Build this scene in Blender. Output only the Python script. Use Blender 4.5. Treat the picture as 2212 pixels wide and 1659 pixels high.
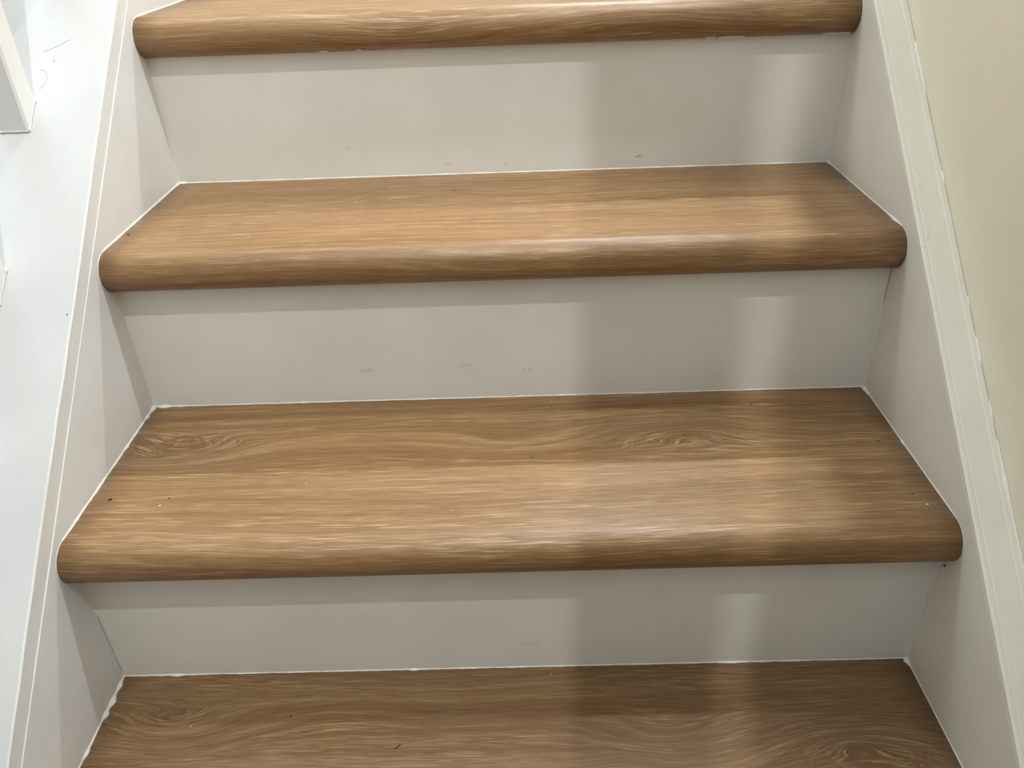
import bpy, bmesh, math, random
from mathutils import Vector, Matrix

# ------------------------------------------------------------------ scene, camera, light
for o in list(bpy.data.objects): bpy.data.objects.remove(o, do_unlink=True)
scene = bpy.context.scene
C = scene.collection

W = 0.80                 # clear width between the stringers
R, G = 0.1887, 0.2166    # rise, going
OV, TH = 0.0218, 0.0428  # nosing overhang, tread thickness
PITCH = R / G
CEIL = 3.04

cam_data = bpy.data.cameras.new('camera')
cam = bpy.data.objects.new('camera', cam_data); C.objects.link(cam)
rgt, fwd, upv = Vector((.9995, -.0017, -.0331)), Vector((-.0162, .8469, -.5315)), Vector((.0289, .5318, .8464))
M = Matrix((rgt, upv, -fwd)).transposed().to_4x4(); M.translation = Vector((.4213, -.5307, .6745))
cam.matrix_world = M
cam_data.sensor_width = 36; cam_data.lens = 27.80; cam_data.clip_start = .01
scene.camera = cam

world = bpy.data.worlds.new('world'); scene.world = world; world.use_nodes = True
world.node_tree.nodes['Background'].inputs[0].default_value = (1, .97, .93, 1)
world.node_tree.nodes['Background'].inputs[1].default_value = .15

vs = scene.view_settings
vs.view_transform = 'Standard'; vs.look = 'None'; vs.gamma = 1; vs.use_curve_mapping = False
vs.exposure = 0.46

# ceiling downlights of the stairwell: x, y, watts, diameter, colour
LAMPS = [
    (.80, 1.80, 40, .034, (.97, .985, .97), 'recessed ceiling downlight over the top landing', 3.0),
    (.36, -1.05, 22, .018, (.96, 1, .99), 'recessed ceiling downlight over the foot of the flight'),
]
SCONCE = (.800, .26, 1.52, 19.0, .020, (.95, .985, 1))     # wall lamp above the handrail: x, y, z, watts, radius, colour
HALL_FILL = (-.62, 1.10, .55, 19, (.84, .96, 1))              # added unseen hall fill for the right side: x, y, size, watts, colour

# ------------------------------------------------------------------ helpers
def tag(o, label=None, cat=None, group=None, kind=None):
    if label: o['label'] = label
    if cat: o['category'] = cat
    if group: o['group'] = group
    if kind: o['kind'] = kind
    return o

def empty(name, loc=(0, 0, 0)):
    o = bpy.data.objects.new(name, None); C.objects.link(o); o.location = loc
    o.empty_display_size = .05
    return o

def link(name, verts, faces, mat, parent=None, smooth=False, loc=(0, 0, 0)):
    me = bpy.data.meshes.new(name); me.from_pydata(verts, [], faces); me.update()
    bm = bmesh.new(); bm.from_mesh(me); bmesh.ops.recalc_face_normals(bm, faces=bm.faces); bm.to_mesh(me); bm.free()
    if smooth:
        for p in me.polygons: p.use_smooth = True
    me.materials.append(mat)
    o = bpy.data.objects.new(name, me); C.objects.link(o); o.parent = parent
    o.location = loc
    return o

def box_v(x0, x1, y0, y1, z0, z1):
    v = [(x0, y0, z0), (x1, y0, z0), (x1, y1, z0), (x0, y1, z0), (x0, y0, z1), (x1, y0, z1), (x1, y1, z1), (x0, y1, z1)]
    f = [(0, 3, 2, 1), (4, 5, 6, 7), (0, 1, 5, 4), (1, 2, 6, 5), (2, 3, 7, 6), (3, 0, 4, 7)]
    return v, f

def box(name, b, mat, parent=None):
    v, f = box_v(*b); return link(name, v, f, mat, parent)

def boxes(name, bs, mat, parent=None):
    V, F = [], []
    for b in bs:
        v, f = box_v(*b); n = len(V); V += v; F += [tuple(i + n for i in q) for q in f]
    return link(name, V, F, mat, parent)

def loft(rings, closed=True, caps=True):
    """rings: list of equal-length point lists"""
    V = [p for r in rings for p in r]; n = len(rings[0]); F = []
    for i in range(len(rings) - 1):
        for j in range(n if closed else n - 1):
            a, b = i * n + j, i * n + (j + 1) % n
            F.append((a, b, b + n, a + n))
    if caps and closed:
        F.append(tuple(range(n - 1, -1, -1))); F.append(tuple(len(V) - n + j for j in range(n)))
    return V, F

def wobble(seed, scales=((.05, 1), (.013, .6), (.005, .4))):
    rnd = random.Random(seed); t = [(2 * math.pi / (s * rnd.uniform(.8, 1.25)), rnd.uniform(0, 6.28), a) for s, a in scales for _ in range(2)]
    k = sum(a for _, _, a in t)
    return lambda s: sum(a * math.sin(w * s + p) for w, p, a in t) / k

# ------------------------------------------------------------------ node materials
class NT:
    def __init__(s, name):
        s.m = bpy.data.materials.new(name); s.m.use_nodes = True
        s.t = s.m.node_tree; s.b = s.t.nodes['Principled BSDF']
    def n(s, kind, **kw):
        nd = s.t.nodes.new(kind)
        for k, v in kw.items(): setattr(nd, k, v)
        return nd
    def put(s, sock, v):
        if isinstance(v, bpy.types.NodeSocket): s.t.links.new(v, sock)
        elif v is not None: sock.default_value = v
    def math(s, op, a, b=None, c=None, clamp=False):
        nd = s.n('ShaderNodeMath', operation=op, use_clamp=clamp)
        for i, v in enumerate((a, b, c)): s.put(nd.inputs[i], v)
        return nd.outputs[0]
    def vec(s, x, y, z=0.0):
        nd = s.n('ShaderNodeCombineXYZ')
        for i, v in enumerate((x, y, z)): s.put(nd.inputs[i], v)
        return nd.outputs[0]
    def noise(s, vec, scale=1.0, detail=2.0, rough=.5):
        nd = s.n('ShaderNodeTexNoise'); s.put(nd.inputs['Vector'], vec)
        nd.inputs['Scale'].default_value = scale; nd.inputs['Detail'].default_value = detail; nd.inputs['Roughness'].default_value = rough
        return nd.outputs['Fac']
    def step(s, v, lo, hi, a=0.0, b=1.0):
        nd = s.n('ShaderNodeMapRange', interpolation_type='SMOOTHSTEP'); s.put(nd.inputs[0], v)
        for i, x in zip((1, 2, 3, 4), (lo, hi, a, b)): nd.inputs[i].default_value = x
        return nd.outputs[0]
    def mix(s, f, a, b, blend='MIX'):
        nd = s.n('ShaderNodeMix', data_type='RGBA', blend_type=blend); s.put(nd.inputs[0], f)
        s.put(nd.inputs[6], a if isinstance(a, bpy.types.NodeSocket) else (*a, 1)); s.put(nd.inputs[7], b if isinstance(b, bpy.types.NodeSocket) else (*b, 1))
        return nd.outputs[2]
    def bump(s, h, strength, dist):
        nd = s.n('ShaderNodeBump'); s.put(nd.inputs['Height'], h); nd.inputs['Strength'].default_value = strength; nd.inputs['Distance'].default_value = dist
        s.t.links.new(nd.outputs[0], s.b.inputs['Normal'])
    def gauss(s, u, v, u0, v0, a, b):
        x = s.math('MULTIPLY', s.math('SUBTRACT', u, u0), 1 / a); y = s.math('MULTIPLY', s.math('SUBTRACT', v, v0), 1 / b)
        r2 = s.math('ADD', s.math('MULTIPLY', x, x), s.math('MULTIPLY', y, y))
        return s.math('EXPONENT', s.math('MULTIPLY', r2, -1.0))
    def set(s, col=None, rough=.5, spec=.5):
        if col is not None: s.put(s.b.inputs['Base Color'], col if isinstance(col, bpy.types.NodeSocket) else (*col, 1))
        s.put(s.b.inputs['Roughness'], rough); s.b.inputs['Specular IOR Level'].default_value = spec
        return s.m

def wood(name, seed, knots, tone=1.0):
    """oak print: u runs along the tread, v from its back edge round the nosing; growth rings follow
    the warped field q, the pores are short dashes along the board whose density follows the rings.
    knots: (u, v, half length, half depth, warp, darkness)"""
    t = NT(name)
    uv = t.n('ShaderNodeUVMap', uv_map='grain').outputs[0]
    sp = t.n('ShaderNodeSeparateXYZ'); t.put(sp.inputs[0], uv); u, v = sp.outputs[0], sp.outputs[1]
    mul, add = (lambda a, b: t.math('MULTIPLY', a, b)), (lambda a, b: t.math('ADD', a, b))
    w1 = t.math('SUBTRACT', t.noise(t.vec(mul(u, 2.4), mul(v, 11), seed), detail=1), .5)
    w2 = t.math('SUBTRACT', t.noise(t.vec(mul(u, 14), mul(v, 60), seed + 3), detail=2, rough=.55), .5)
    q = add(add(v, mul(w1, .044)), mul(w2, .0028)); halo = None
    for (u0, v0, a, b, amp, dk) in knots:
        g = t.gauss(u, add(v, mul(w2, .010)), u0, v0, a, b)
        q = add(q, mul(g, amp))
        if dk: h = mul(g, dk); halo = h if halo is None else t.math('MAXIMUM', halo, h)
    # pores run along the board, bending a little with the rings
    pv = add(mul(v, .45), mul(q, .55))
    band = t.noise(t.vec(mul(u, 1.5), mul(q, 45), seed + 7), detail=2)
    ring = t.noise(t.vec(mul(u, 3.0), mul(q, 150), seed + 23), detail=2, rough=.6)
    dash = t.noise(t.vec(mul(u, 27), mul(pv, 1500), seed + 17), detail=1, rough=.6)
    fine = t.noise(t.vec(mul(u, 45), mul(pv, 2500), seed + 11), detail=1, rough=.6)
    blot = t.noise(t.vec(mul(u, 5), mul(v, 14), seed + 31), detail=1)
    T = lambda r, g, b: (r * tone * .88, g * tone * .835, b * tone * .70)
    col = t.mix(t.step(band, .30, .70), T(.262, .142, .062), T(.335, .198, .098))
    col = t.mix(t.step(blot, .38, .72, 0, .35), col, T(.235, .135, .066))
    if halo is not None: col = t.mix(halo, col, T(.140, .082, .045))
    col = t.mix(t.step(ring, .48, .30, 0, .48), col, T(.190, .096, .040))
    col = t.mix(t.step(fine, .48, .27, 0, .72), col, T(.165, .083, .034))
    col = t.mix(t.step(fine, .56, .76, 0, .35), col, T(.430, .280, .160))
    pm = mul(t.step(dash, .52, .63, 0, .92), t.step(ring, .40, .62, .22, 1))
    col = t.mix(pm, col, T(.520, .370, .240))
    if halo is not None:
        # pale growth lines curling round the knots
        ln = t.noise(t.vec(mul(u, 2.0), mul(q, 260), seed + 41), detail=0)
        ln = t.step(t.math('ABSOLUTE', t.math('SUBTRACT', ln, .5)), .035, .0, 0, 1)
        col = t.mix(mul(mul(ln, t.step(halo, .02, .22, 0, .55)), t.step(dash, .35, .55, .25, 1)), col, T(.500, .360, .240))
    return t.set(col, t.step(dash, .3, .7, .46, .38), .5)

def paint(name, col, rough=.38, bumpiness=.12, scale=160, marks=(), axis='xz', tint=.05, spec=.45):
    """gloss paint with brush texture; marks: (a, b, ra, rb, colour, strength) in object coordinates"""
    t = NT(name)
    oc = t.n('ShaderNodeTexCoord').outputs['Object']
    sp = t.n('ShaderNodeSeparateXYZ'); t.put(sp.inputs[0], oc)
    ax = {'x': sp.outputs[0], 'y': sp.outputs[1], 'z': sp.outputs[2]}
    a, b = ax[axis[0]], ax[axis[1]]
    n = t.noise(oc, 9, 2)
    c = t.mix(t.step(n, .35, .7, 0, 1), col, tuple(x * (1 - tint) for x in col))
    for (a0, b0, ra, rb, mc, st) in marks:
        g = t.gauss(a, b, a0, b0, ra, rb)
        f = t.math('MULTIPLY', t.step(t.math('MULTIPLY', g, t.step(t.noise(oc, 260, 3), .25, .65, .3, 1.1)), .18, .75), st)
        c = t.mix(f, c, mc)
    if bumpiness > .05:
        h = t.math('ADD', t.noise(oc, scale, 2), t.math('MULTIPLY', t.noise(oc, scale * .22, 1), 1.0))
        t.bump(h, bumpiness, .002)
    return t.set(c, rough, spec)

def plain(name, col, rough=.6, spec=.3):
    t = NT(name)
    oc = t.n('ShaderNodeTexCoord').outputs['Object']
    return t.set(t.mix(t.noise(oc, 400, 2), tuple(x * .75 for x in col), tuple(min(1, x * 1.2) for x in col)), rough, spec)

SC = (.50, .42, .33)
M_cap   = paint('paint_cool_white', (.575, .582, .588), .42, .06, 260)
M_str   = paint('paint_stringer', (.80, .81, .825), .40, .15, 190)
M_strR  = paint('paint_stringer_wallside', (.80, .755, .675), .36, .10, 150)
M_capR  = paint('paint_stringer_edge', (.87, .845, .755), .42, .20, 170)
M_caulk = paint('paint_caulk', (.78, .78, .765), .30, .10, 300)
M_gap   = plain('joint_shadow_gap', (.05, .04, .03), .9)
M_wall  = paint('wall_paint_cream', (.85, .775, .63), .45, .10, 120)
M_room  = paint('wall_paint_white', (.82, .83, .83), .6, .05, 60)
M_lower = paint('wall_paint_grey', (.80, .80, .80), .6, .05, 60)
M_floor = plain('floor_dark_oak', (.12, .09, .065), .5)
M_under = plain('bare_board_underside', (.30, .22, .14), .8)
M_bal   = paint('paint_baluster', (.78, .775, .77), .35, .12, 190)
RM = 'paint_riser'
M_riser = {
    2: paint(RM + '_c', (.81, .80, .755), .33, .03, 120, [(.5683, .0143, .006, .0016, SC, .55), (.5705, .0155, .0035, .0022, SC, .5), (.2145, .036, .0006, .003, SC, .7), (.2185, .037, .0006, .0025, SC, .6), (.2237, .062, .006, .0008, SC, .35), (.405, .010, .004, .002, SC, .25), (.335, .012, .006, .002, SC, .2)]),
    1: paint(RM + '_b', (.80, .79, .745), .33, .03, 120, [(.2488, .040, .011, .0030, (.55, .53, .38), .55), (.4214, .034, .0006, .004, SC, .7), (.428, .035, .0035, .0030, (.55, .52, .38), .3), (.3579, .042, .007, .005, (.5, .5, .45), .3), (.7137, .024, .004, .0006, SC, .6)]),
    0: paint(RM + '_a', (.78, .765, .72), .33, .03, 120, [(.2605, .0809, .0007, .003, SC, .6), (.2755, .072, .003, .0008, SC, .4), (.3055, .074, .001, .002, SC, .5), (.6389, .0247, .0045, .0008, SC, .6), (.42, .035, .012, .004, SC, .25)]),
}
M_riser_plain = paint(RM, (.80, .775, .715), .33, .03, 120)

KNOTS = {
    1: [(.062, .086, .072, .027, -.046, .62), (.034, .093, .022, .009, -.010, .70), (.118, .064, .020, .009, .010, .25),
        (.575, .076, .090, .028, .042, .40), (.597, .076, .032, .012, .010, .35), (.426, .111, .0040, .0020, .003, 1.0), (.40, .085, .055, .020, -.013, .05), (.36, .268, .12, .014, .012, 0)],
    0: [(.072, .062, .070, .028, -.046, .22), (.725, .090, .100, .036, .050, .35), (.712, .095, .024, .010, .010, .60), (.55, .078, .070, .024, -.030, .0), (.24, .052, .060, .016, .014, .0), (.50, .10, .03, .012, .010, .30)],
    2: [(.275, .072, .085, .022, .034, .28), (.190, .072, .055, .016, -.024, .20), (.100, .080, .045, .014, .012, .22), (.62, .10, .14, .03, .016, 0), (.12, .26, .12, .014, .013, 0)],
    3: [(.25, .10, .08, .02, .03, .2), (.55, .25, .12, .02, .014, .05), (.30, .255, .11, .016, -.013, 0)],
}
M_wood = {k: wood('oak_print_' + n, sd, KNOTS[k], tn) for k, n, sd, tn in ((0, 'a', 4.7, .72), (1, 'b', 12.3, .94), (2, 'c', 21.9, 1.0), (3, 'd', 33.4, .98))}  # low tone of the lowest tread puts its shade into the wood colour
M_wood_plain = wood('oak_print', 51.2, [(.4, .1, .09, .03, .04, .3)], .6)

# ------------------------------------------------------------------ the setting
def struct(o): o['kind'] = 'structure'; return o
WX = .834
struct(box('wall_right', (WX, WX + .12, -2.6, 3.4, -1.2, CEIL), M_wall))
struct(box('wall_left', (-1.42, -1.30, -2.6, 3.4, -1.2, CEIL), M_room))
struct(box('wall_back', (-1.30, WX, 3.28, 3.4, -1.2, CEIL), M_room))
struct(box('ceiling', (-1.42, WX + .12, -2.72, 3.4, CEIL, CEIL + .1), M_room))
struct(box('floor', (-1.42, WX + .12, -2.72, 3.4, -4 * R - .12, -4 * R), M_floor))
# end wall of the stairwell and an added slotted panel that shadows the flight
yb0, yb1, zb = -.64, -.60, 1.62
struct(boxes('wall_front', [(-1.30, -.06, -1.42, -1.30, -4 * R, CEIL), (-.06, WX, -1.42, -1.30, -4 * R + 2.0, CEIL)], M_lower))
shade_panel = struct(box('shade_panel_1', (-.06, WX - .002, -1.36, -1.32, -4 * R + .004, -4 * R + 2.0), plain('shade_panel_dark', (.04, .03, .022), .4)))  # added dark panel, out of view, keeps light off the lower steps
struct(box('shade_panel_2', (-1.30, -1.262, -1.28, -.02, -4 * R + .004, -4 * R + 2.5), plain('shade_panel_hall_dark', (.05, .04, .03), .4)))  # added dark panel on the hall side, out of view, dims the lower right
struct(boxes('slotted_shade_panel', [(.404, .456, yb0, yb1, zb, CEIL), (.481, WX, yb0, yb1, zb, CEIL)], M_room))  # added out of view; blocks the foot downlight except through its slot

# ------------------------------------------------------------------ staircase
stair = tag(empty('staircase'), 'white painted staircase with brown wood-grain treads between two white stringers', 'staircase')

def tread_profile(k, t, front, n=18):
    """(y, z, v) from the back of the tread over the top and round the nosing"""
    r = t / 2; z = k * R; yb = k * G + .010
    pts = []; yc = front + r
    m = 14
    for i in range(m + 1):
        y = yb + (yc - yb) * i / m; pts.append((y, z, yb - y - .010))
    v0 = pts[-1][2]
    for i in range(1, n + 1):
        th = math.pi / 2 + math.pi * i / n
        pts.append((yc + r * math.cos(th), z - r + r * math.sin(th), v0 + r * math.pi * i / n))
    return pts

TRH = {1: (.0438, .0232), 2: (.0428, .0220), 3: (.0430, .0210)}
TREADS = {}
def build_tread(k):
    t, ov = TRH.get(k, (TH, OV)); front = (k - 1) * G - ov
    P = tread_profile(k, t, front)
    x0, x1 = .0009, W - .0009; nx = 24
    V, F, UV = [], [], []
    np_ = len(P)
    for i in range(nx + 1):
        x = x0 + (x1 - x0) * i / nx
        for y, z, v in P: V.append((x, y, z)); UV.append((x, v))
    for i in range(nx):
        for j in range(np_ - 1):
            a = i * np_ + j; F.append((a, a + 1, a + np_ + 1, a + np_))
    # underside and ends
    b = len(V)
    zb_ = P[-1][1]; yb_ = P[0][0]
    V += [(x0, yb_, zb_), (x1, yb_, zb_)]; UV += [(x0, 0), (x1, 0)]
    e = nx * np_
    F.append((b, b + 1, e + np_ - 1, np_ - 1) if False else (np_ - 1, e + np_ - 1, b + 1, b))
    F.append(tuple(list(range(np_)) + [b])); F.append(tuple([b + 1] + [e + j for j in range(np_ - 1, -1, -1)]))
    F.append((0, b, b + 1, e))
    me = bpy.data.meshes.new('tread'); me.from_pydata(V, [], F); me.update()
    bm = bmesh.new(); bm.from_mesh(me); bmesh.ops.recalc_face_normals(bm, faces=bm.faces); bm.to_mesh(me); bm.free()
    L = me.uv_layers.new(name='grain')
    for lp in me.loops: L.data[lp.index].uv = UV[lp.vertex_index]
    for i, p in enumerate(me.polygons): p.use_smooth = i < nx * (np_ - 1)
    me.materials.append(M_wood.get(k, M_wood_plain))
    o = bpy.data.objects.new('tread', me); C.objects.link(o); o.parent = stair
    TREADS[k] = (o, P)
    return o

def bead(name, path, parent, seed, amp, jag=.45, blobs=(), mat=None, gaps=(), fade=None, inset=.0004):
    """irregular fillet of caulk. path: list of (point, dirA, dirB); amp=(a,b) leg lengths; blobs: (arc position, size, width)"""
    w1, w2 = wobble(seed), wobble(seed + 1)
    rings = []; s = 0; prev = None; cuts = []
    for p, da, db in path:
        if prev is not None: s += (p - prev).length
        prev = p
        e = sum(sz * math.exp(-((s - c) / wd) ** 2) for c, sz, wd in blobs)
        a = max(.00025, amp[0] * (1 + jag * w1(s)) + e); b = max(.00025, amp[1] * (1 + jag * w2(s)) + e * .6)
        if fade and s > fade: a *= .35; b *= .45
        for g0, g1 in gaps:
            if g0 < s < g1: a = b = .00005
        back = -(da + db) * inset
        rings.append([p + back, p + da * a - db * .0003, p + da * a * .62 + db * b * .42, p + db * b - da * .0003])
    V, F = loft([[tuple(q) for q in r] for r in rings])
    return link(name, V, F, mat or M_caulk, parent, smooth=False)

def resample(pts, step=.0022):
    out = [pts[0]]
    for a, b in zip(pts[:-1], pts[1:]):
        n = max(1, int((b[0] - a[0]).length / step))
        for i in range(1, n + 1):
            f = i / n; out.append(tuple(a[j].lerp(b[j], f) for j in range(3)))
    return out

X, Y, Z = Vector((1, 0, 0)), Vector((0, 1, 0)), Vector((0, 0, 1))
BLOB_L = {0: [(.030, .0035, .006), (.045, .003, .004), (.012, .002, .005), (.085, .0015, .004)], 1: [(.004, .0025, .005), (.020, .0018, .003), (.075, .0012, .004)], 2: [(.006, .001, .004)], 3: [(.2, .0008, .01)]}
BLOB_R = {0: [(.003, .004, .005)], 1: [(.004, .003, .006), (.014, .0016, .004), (.105, .0012, .004)], 2: [(.004, .002, .004), (.20, .0012, .01)], 3: []}
BLOB_B = {0: [(.055, .0018, .006), (.040, .001, .003), (.30, .001, .004), (.655, .001, .006), (.62, .0008, .01)], 1: [(.012, .0028, .006), (.03, .0012, .004), (.17, .0009, .003), (.55, .0007, .01)], 2: [(.004, .002, .005), (.74, .001, .01)], 3: []}
for k in range(-3, 4):
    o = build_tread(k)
    if k < 0: continue
    P = TREADS[k][1]
    top = [(y, z) for y, z, v in P if v >= -.0001]
    def edge(side, upto):
        x, d = (0.0, X) if side < 0 else (W, -X)
        pts = []
        prof = [(k * G - .0005, k * R)] + top
        n = len(prof)
        for i, (y, z) in enumerate(prof):
            if i > n * upto: break
            a = prof[max(0, i - 1)]; c = prof[min(n - 1, i + 1)]
            ty, tz = c[0] - a[0], c[1] - a[1]; l = math.hypot(ty, tz)
            nrm = Vector((0, tz / l, -ty / l))
            if nrm.z < 0 and i < n * .4: nrm = -nrm
            pts.append((Vector((x, y, z)), d.copy(), nrm))
        # keep the normals pointing outward along the whole profile
        for i in range(1, len(pts)):
            if pts[i][2].dot(pts[i - 1][2]) < 0: pts[i] = (pts[i][0], pts[i][1], -pts[i][2])
        return resample(pts)
    bead('caulk_line', edge(-1, .74), o, 40 + k, (.0012, .0020), .45, BLOB_L[k], fade=G)
    bead('caulk_line', edge(1, .70), o, 60 + k, (.0007, .0013), .45, BLOB_R[k], fade=G)
    pts = [(Vector((x0, k * G, k * R)), -Y, Z.copy()) for x0 in (.0, W)]
    bead('caulk_line', resample(pts, .003), o, 80 + k, (.0009, .0012), .5, BLOB_B[k])

# flakes of white paint left on the underside of the top nosing
def smear(k, u, th, ln, seed):
    t_, ov = TRH[k]; r = t_ / 2 + .0001; yc, zc = (k - 1) * G - ov + t_ / 2, k * R - t_ / 2
    w = wobble(seed, ((.006, 1), (.002, .8))); rings = []
    for i in range(13):
        f = i / 12; x = u - ln / 2 + ln * f; half = (.0004 + .0016 * math.sin(math.pi * f)) * (1 + .6 * w(x)); off = .0008 * w(x + .1)
        rings.append([(x, yc + (r + d) * math.cos(th + a / r), zc + (r + d) * math.sin(th + a / r)) for a, d in ((-half + off, -.0003), (-half + off, .0003), (half + off, .0005), (half + off, -.0003))])
    V, F = loft(rings); return link('paint_smear', V, F, M_caulk, TREADS[k][0])
for u, ln, sd in ((.664, .024, 1), (.640, .010, 2), (.776, .018, 3), (.790, .010, 4), (.205, .008, 5), (.245, .006, 6)):
    smear(3, u, math.radians(246), ln * 1.2, sd)

for k in range(-4, 4):
    b = (.0007, W - .0007, k * G, k * G + .012, -R * 0 , R - TH * .5)
    v, f = box_v(*b)
    v = [(x, y - k * G, z) for x, y, z in v]
    o = link('riser', v, f, M_riser.get(k, M_riser_plain), stair, loc=(0, k * G, k * R))
    if 0 <= k < 3:
        # paint filler in the two corners, cracked open in places
        for side, x, d in ((-1, 0.0, X), (1, W, -X)):
            gaps = {(-1, 0): [(.006, .028), (.033, .090)], (1, 1): [(.103, .145)], (1, 0): [(.140, .146), (.078, .090), (.062, .070)]}.get((side, k), [])
            pts = [(Vector((x, 0, .001)), d.copy(), -Y), (Vector((x, 0, R - TH + .001)), d.copy(), -Y)]
            fl = bead('filler_line', resample(pts), o, 200 + k * 3 + side, (.0012, .0006), .25, mat=M_riser[k], gaps=gaps)

# stringers: polygons in the YZ plane, extruded in X
def slab(name, x0, x1, ylo, yhi, ztop, zbot, mat, parent, n=60):
    V, F = loft([[(x0, y, zbot(y)), (x1, y, zbot(y)), (x1, y, ztop(y)), (x0, y, ztop(y))] for y in [ylo + (yhi - ylo) * i / n for i in range(n + 1)]])
    return link(name, V, F, mat, parent)

YLO, YHI = -.95, 3 * G + .30
hL1, hL2, hR1 = (lambda y: .886 * y + .2310), (lambda y: .885 * y + .2077), (lambda y: .8718 * y + .2246)
sl = slab('stringer', -.170, 0.0, YLO, YHI, hL2, lambda y: max(.8718 * y - .20, -4 * R), M_str, stair)
sl['label'] = 'broad white stringer beside the balusters'
w = wobble(5, ((.3, 1), (.06, .5), (.012, .25)))
rings = []
for i in range(420):
    y = YLO + (YHI - YLO) * i / 419
    e = .0005 * w(y); z1, z2 = hL1(y), hL2(y)
    rings.append([(-.172, y, z2 - .002), (-.0004 + e * .6, y, z2 - .002), (-.0004 + e * .6, y, z2 + .0002), (-.0007 + e * .6, y, z2 + .0010), (-.0010 + e * .6, y, z1 - .0012), (-.0008 + e * 1.4, y, z1 - .0004), (-.0014 + e, y, z1 + .0008), (-.0028 + e * 2, y, z1 + .0003), (-.172, y, z1)])
V, F = loft(rings); cap = link('stringer_cap', V, F, M_cap, sl)
# string face band has the stringer's own paint
cap.data.materials.append(M_str); cap.data.materials.append(M_caulk)
for p in cap.data.polygons:
    c = p.center
    if c.x > -.01: p.material_index = 2 if c.z > hL1(c.y) - .0009 else 1  # brighter paint on the top edge puts its highlight into the colour
# right stringer against the wall, with a lipped and caulked top edge
sr = slab('stringer', W, WX - .002, YLO, YHI, lambda y: hR1(y) - .006, lambda y: max(.8718 * y - .20, -4 * R), M_strR, stair)
wa, wb = wobble(9, ((.25, 1), (.05, .6), (.012, .4))), wobble(10, ((.2, 1), (.03, .7), (.01, .5)))
rings = []
for i in range(520):
    y = YLO + (YHI - YLO) * i / 519; h = hR1(y); a = .0004 * wa(y); b = .0005 * wb(y)
    rings.append([(W + .0002, y, h - .007), (W - .0001, y, h - .0012), (W + .0005, y, h - .0002), (W + .0020 + a, y, h + .0003), (W + .0046 + a, y, h + .0002), (W + .0054 + b, y, h - .0005), (W + .0064 + b, y, h + .0001), (W + .020, y, h + .0003), (W + .0272 + a, y, h + .0001), (W + .0284 + b, y, h + .0007), (WX - .0009 + b*.6, y, h + .0006), (WX - .0008, y, h - .007)])
V, F = loft(rings); link('stringer_edge', V, F, M_capR, sr, smooth=False)
pts = [(Vector((WX - .0005, YLO, hR1(YLO) + .0004)), -X, Z.copy()), (Vector((WX - .0005, YHI, hR1(YHI) + .0004)), -X, Z.copy())]
s0 = lambda y: (y - YLO) * math.hypot(1, .8718)
gp = [(s0(a), s0(b)) for a, b in ((.345, .43), (.232, .30), (.10, .125), (.13, .205), (.205, .222), (.055, .082), (.03, .045))]
bead('caulk_line', resample(pts, .004), sr, 333, (.0016, .0016), .5, [(s0(.338), .0012, .004), (s0(.0), .001, .02)], mat=M_capR, gaps=gp, inset=0)
struct(box('trim_2', (-1.30, WX, YHI - .05, 3.28, 4 * R - .2, 4 * R - .0), M_floor))

# ------------------------------------------------------------------ balustrade
bal = tag(empty('balustrade', (-.0865, .297, hL1(.297))), 'white square balusters standing on the sloping cap of the stringer', 'balustrade')
def baluster(y0, parent):
    hw = .0148; cx, cy = -.0865, y0 + .0150
    top = hL1(cy) + .86; bz = .0022
    sec = [(-hw, -hw + bz), (-hw + bz, -hw), (hw - bz, -hw), (hw, -hw + bz), (hw, hw - bz), (hw - bz, hw), (-hw + bz, hw), (-hw, hw - bz)]
    lo = [(cx + a, cy + b, hL1(cy + b) + .0006) for a, b in sec]
    hi = [(cx + a, cy + b, top + PITCH * b) for a, b in sec]
    V, F = loft([lo, hi])
    o = link('baluster', V, F, M_bal, None); 
    o.parent = parent; o.matrix_parent_inverse = Matrix.Translation(-Vector(parent.location))
    # blobs of paint along the foot
    foot = []
    for (a, b), (c, d) in (((hw, -hw), (hw, hw)), ((-hw, -hw), (hw, -hw))):
        p0 = Vector((cx + a, cy + b, hL1(cy + b) + .0010)); p1 = Vector((cx + c, cy + d, hL1(cy + d) + .0010))
        out = X if a == c else -Y
        foot.append(resample([(p0, out.copy(), Z.copy()), (p1, out.copy(), Z.copy())], .0015))
    for i, ft in enumerate(foot):
        bead('caulk_line', ft, o, int(y0 * 1000) % 97 + i, (.0012, .0016), .6, [(.001, .0012, .003), (.036, .0014, .002)] if i == 0 else [], mat=M_cap)
    return o
for i in range(-6, 3): baluster(.282 + .1417 * i, bal)
rings = []
for y in (YLO - .02, YHI + .02):
    z = hL1(y) + .86
    rings.append([(-.0865 + a, y, z + b) for a, b in ((-.028, -.004), (.028, -.004), (.030, .022), (.020, .046), (-.020, .046), (-.030, .022))])
V, F = loft(rings); hr = link('handrail', V, F, M_bal, None); hr.parent = bal; hr.matrix_parent_inverse = Matrix.Translation(-Vector(bal.location))

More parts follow.
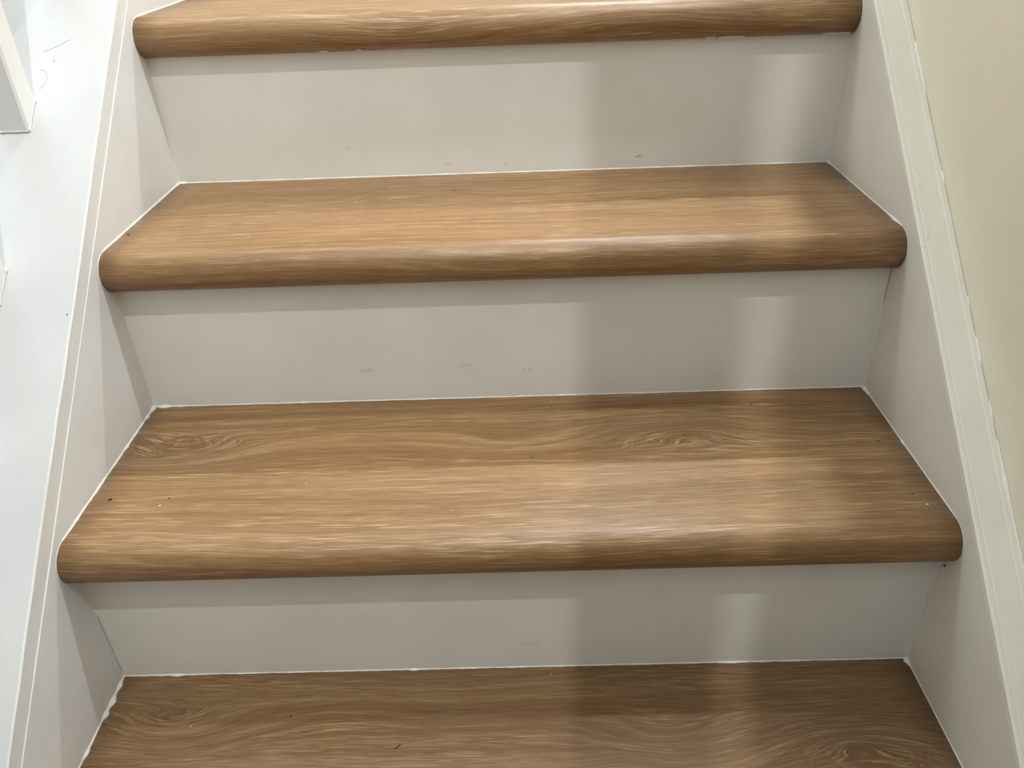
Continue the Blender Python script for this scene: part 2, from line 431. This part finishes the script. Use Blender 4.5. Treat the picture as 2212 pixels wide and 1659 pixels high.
# ------------------------------------------------------------------ small things lying about
def crumb(name, loc, size, col, label, cat, seed, group=None, flat=.6, rot=0.0):
    rnd = random.Random(seed); bm = bmesh.new(); bmesh.ops.create_icosphere(bm, subdivisions=2, radius=1)
    for v in bm.verts:
        f = 1 + rnd.uniform(-.22, .22); v.co = Vector((v.co.x * size[0] * f, v.co.y * size[1] * f, (v.co.z * f + 1) * size[2] * flat))
    bmesh.ops.rotate(bm, verts=bm.verts, cent=(0, 0, 0), matrix=Matrix.Rotation(rot, 3, 'Z'))
    zmin = min(v.co.z for v in bm.verts)
    for v in bm.verts: v.co.z -= zmin
    me = bpy.data.meshes.new(name); bm.to_mesh(me); bm.free(); me.materials.append(plain(name + '_colour', col))
    o = bpy.data.objects.new(name, me); C.objects.link(o); o.location = loc
    return tag(o, label, cat, group)

def on_tread(k, u, v): return (u, k * G - v, k * R)
crumb('wood_sliver', on_tread(0, .2927, .0864), (.0036, .0007, .0007), (.03, .02, .015), 'dark thin sliver lying on the lowest wooden tread', 'sliver', 1, rot=.75)
crumb('dark_fleck', on_tread(1, .0196, .1619), (.0020, .0010, .0009), (.03, .015, .015), 'elongated black fleck near the left end of the second tread', 'fleck', 2, rot=.5)
crumb('dark_fleck', on_tread(1, .0771, .1622), (.0008, .0008, .0007), (.03, .015, .015), 'tiny round black fleck right of the elongated one', 'fleck', 3)
crumb('dark_fleck', on_tread(2, .0072, .1719), (.0010, .0010, .0008), (.03, .02, .015), 'black dot at the left end of the third tread', 'fleck', 4)
crumb('dark_fleck', on_tread(2, .3460, .0632), (.0009, .0009, .0007), (.04, .025, .015), 'small black dot near the back of the third tread', 'fleck', 5)
crumb('food_crumb', on_tread(1, .7766, .1004), (.0019, .0016, .0014), (.42, .20, .04), 'orange crumb near the right end of the second tread', 'crumb', 6)
crumb('food_crumb', on_tread(1, .6674, .0279), (.0018, .0010, .0010), (.26, .14, .05), 'brown crumb near the back edge of the second tread', 'crumb', 7, rot=-.5)
crumb('paint_fleck', on_tread(1, .0717, .1727), (.0012, .0008, .0006), (.85, .82, .75), 'pale paint fleck on the left part of the second tread', 'fleck', 8, rot=.7)
crumb('paint_fleck', on_tread(1, .7826, .1992), (.0012, .0007, .0005), (.80, .70, .50), 'pale chip near the right end of the second tread nosing', 'fleck', 9, rot=-.3)
crumb('dark_fleck', on_tread(1, .7760, .184), (.0009, .0007, .0006), (.04, .02, .01), 'dark dot beside the pale chip on the second tread', 'fleck', 10)
crumb('dark_fleck', on_tread(0, .1649 + .02, .0517), (.0008, .0008, .0006), (.04, .025, .015), 'tiny dark dot on the left half of the lowest tread', 'fleck', 11)
crumb('dark_fleck', (-.0583, .3458, hL1(.3458) + .0004), (.0006, .0006, .0005), (.06, .05, .05), 'tiny dark dot on the left stringer cap near a baluster', 'fleck', 13)
crumb('dark_fleck', (-.0060, .1330, hL1(.1330) + .0006), (.0005, .0016, .0005), (.12, .11, .11), 'small grey scratch-like fleck at the edge of the left stringer cap', 'fleck', 14)
cr = crumb('food_crumb', (W - .0001, -.0086, .1378), (.0012, .0016, .0014), (.25, .07, .02), 'rust brown crumb stuck to the right stringer below a nosing', 'crumb', 12)
cr.rotation_euler = (0, -math.pi / 2, 0)
rnd = random.Random(77)
for i, (k, u, v) in enumerate([(1, .052, .075), (1, .45, .012), (1, .56, .055), (2, .27, .045), (2, .235, .09), (0, .090, .060), (0, .815 - .05, .115), (0, .44, .010), (3, .045, .18), (1, .35, .19), (1, .205, .145), (2, .14, .19)]):
    crumb('paint_speck', on_tread(k, u, v), (rnd.uniform(.0004, .0008), rnd.uniform(.0004, .0006), .0004), (.88, .86, .80), 'tiny pale speck of paint dust on the %s wooden tread' % ('lowest', 'second', 'third', 'topmost')[k], 'speck', 100 + i, 'paint dust specks on the treads')

def hair(name, pts, rad, col, label, cat='hair'):
    V, F = [], []; P = [Vector(p) for p in pts]; rings = []
    # smooth the polyline
    for _ in range(3):
        Q = [P[0]]
        for a, b in zip(P[:-1], P[1:]): Q += [a.lerp(b, .25), a.lerp(b, .75)]
        P = Q + [P[-1]]
    for i, p in enumerate(P):
        d = (P[min(i + 1, len(P) - 1)] - P[max(i - 1, 0)]).normalized(); s = d.cross(Z).normalized(); n = s.cross(d)
        rings.append([tuple(p + (s * math.cos(t) + n * math.sin(t)) * rad) for t in (0, 1.57, 3.14, 4.71)])
    V, F = loft(rings); return tag(link(name, V, F, plain(name + '_strand', col), None), label, cat)
def oncap(x, y, d=.0004): return (x, y, hL1(y) + d)
hair('hair_strand', [oncap(-.071, .3535), oncap(-.066, .3565), oncap(-.060, .358), oncap(-.053, .361), oncap(-.045, .365)], .00012, (.22, .21, .19), 'long thin stray hair stretched across the left stringer cap')
hair('hair_strand', [oncap(-.0713, .338), oncap(-.067, .337), oncap(-.063, .333), oncap(-.0625, .328), oncap(-.065, .323), oncap(-.069, .320)], .00012, (.26, .25, .23), 'curled thin stray hair beside the baluster foot')
hair('hair_strand', [(.8068, .176, hR1(.176) + .0008), (.8078, .180, hR1(.180) + .0008), (.811, .184, hR1(.184) + .0008)], .0001, (.45, .42, .36), 'short curved hair on the right stringer edge')
hair('hair_strand', [(.826, .142, hR1(.142) + .0012), (.829, .145, hR1(.145) + .0016), (.833, .1435, hR1(.1435) + .003)], .0001, (.40, .36, .30), 'short hair caught in the joint along the right wall')

# ------------------------------------------------------------------ ceiling downlights
def downlight(x, y, watts, dia, col, label, elong=1.0):
    root = tag(empty('ceiling_downlight', (x, y, CEIL)), label, 'downlight', 'ceiling downlights')
    n = 32; ring = []
    prof = [(dia / 2 + .002, -.001), (dia / 2 + .004, -.006), (dia / 2 + .012, -.005), (dia / 2 + .014, 0.0)]
    rings = [[(r * math.cos(2 * math.pi * i / n), r * math.sin(2 * math.pi * i / n), z) for r, z in prof] for i in range(n + 1)]
    V, F = loft(rings, closed=False, caps=False); link('trim_ring', V, F, M_cap, root)
    ld = bpy.data.lights.new('downlight_bulb', 'AREA'); ld.shape = 'ELLIPSE'; ld.size = dia; ld.size_y = dia * elong; ld.energy = watts; ld.color = col
    lo = bpy.data.objects.new('bulb', ld); C.objects.link(lo); lo.parent = root; lo.location = (0, 0, -.008)
for L in LAMPS: downlight(*L)

# boxed handrail on the right wall and the added fill light over the hall
# pitched along the flight, then level along the landing
RP = ((.779, .86), (.834, .86), (.834, .90), (.795, .90), (.783, .895), (.775, .88))
rings = [[(x - dx * (.834 - x) / .059, y, .8718 * min(y, .66) + .2246 + h) for x, h in RP] for y, dx in ((YLO, 0), (.62, 0), (.70, .018), (1.40, .018))]
V, F = loft(rings); tag(link('wall_handrail', V, F, M_bal, None), 'boxed white handrail fixed along the right wall', 'handrail')
hx, hy, hd, hw_, hc = HALL_FILL
root = tag(empty('fill_light', (hx, hy, CEIL)), 'added round fill light over the hall, out of view', 'ceiling light')
n = 32
V, F = loft([[(r * math.cos(2 * math.pi * i / n), r * math.sin(2 * math.pi * i / n), z) for r, z in ((hd / 2 + .004, -.045), (hd / 2 + .02, -.05), (hd / 2 + .02, 0))] for i in range(n + 1)], closed=False, caps=False)
link('rim', V, F, M_cap, root)
ld = bpy.data.lights.new('hall_fill_light', 'AREA'); ld.shape = 'DISK'; ld.size = hd; ld.energy = hw_; ld.color = hc
lo = bpy.data.objects.new('fill_emitter', ld); C.objects.link(lo); lo.parent = root; lo.location = (0, 0, -.05)

# globe wall lamp above the handrail
sx, sy, sz, sw, srad, scol = SCONCE
root = tag(empty('wall_lamp', (WX, sy, sz)), 'small wall lamp fixed above the handrail on the right wall', 'wall lamp')
V, F = loft([[(-.003, .035 * math.cos(t), .035 * math.sin(t)) for t in [2 * math.pi * i / 24 for i in range(24)]], [(-.001, .04 * math.cos(t), .04 * math.sin(t)) for t in [2 * math.pi * i / 24 for i in range(24)]]])
link('back_plate', V, F, M_cap, root)
V, F = loft([[(x, .006 * math.cos(t), -.0 + .006 * math.sin(t)) for t in [2 * math.pi * i / 12 for i in range(12)]] for x in (-.002, -.010)])
link('arm', V, F, M_cap, root)
ld = bpy.data.lights.new('wall_lamp_bulb', 'POINT'); ld.energy = sw; ld.shadow_soft_size = srad; ld.color = scol
lo = bpy.data.objects.new('bulb', ld); C.objects.link(lo); lo.parent = root; lo.location = (sx - WX, 0, 0)
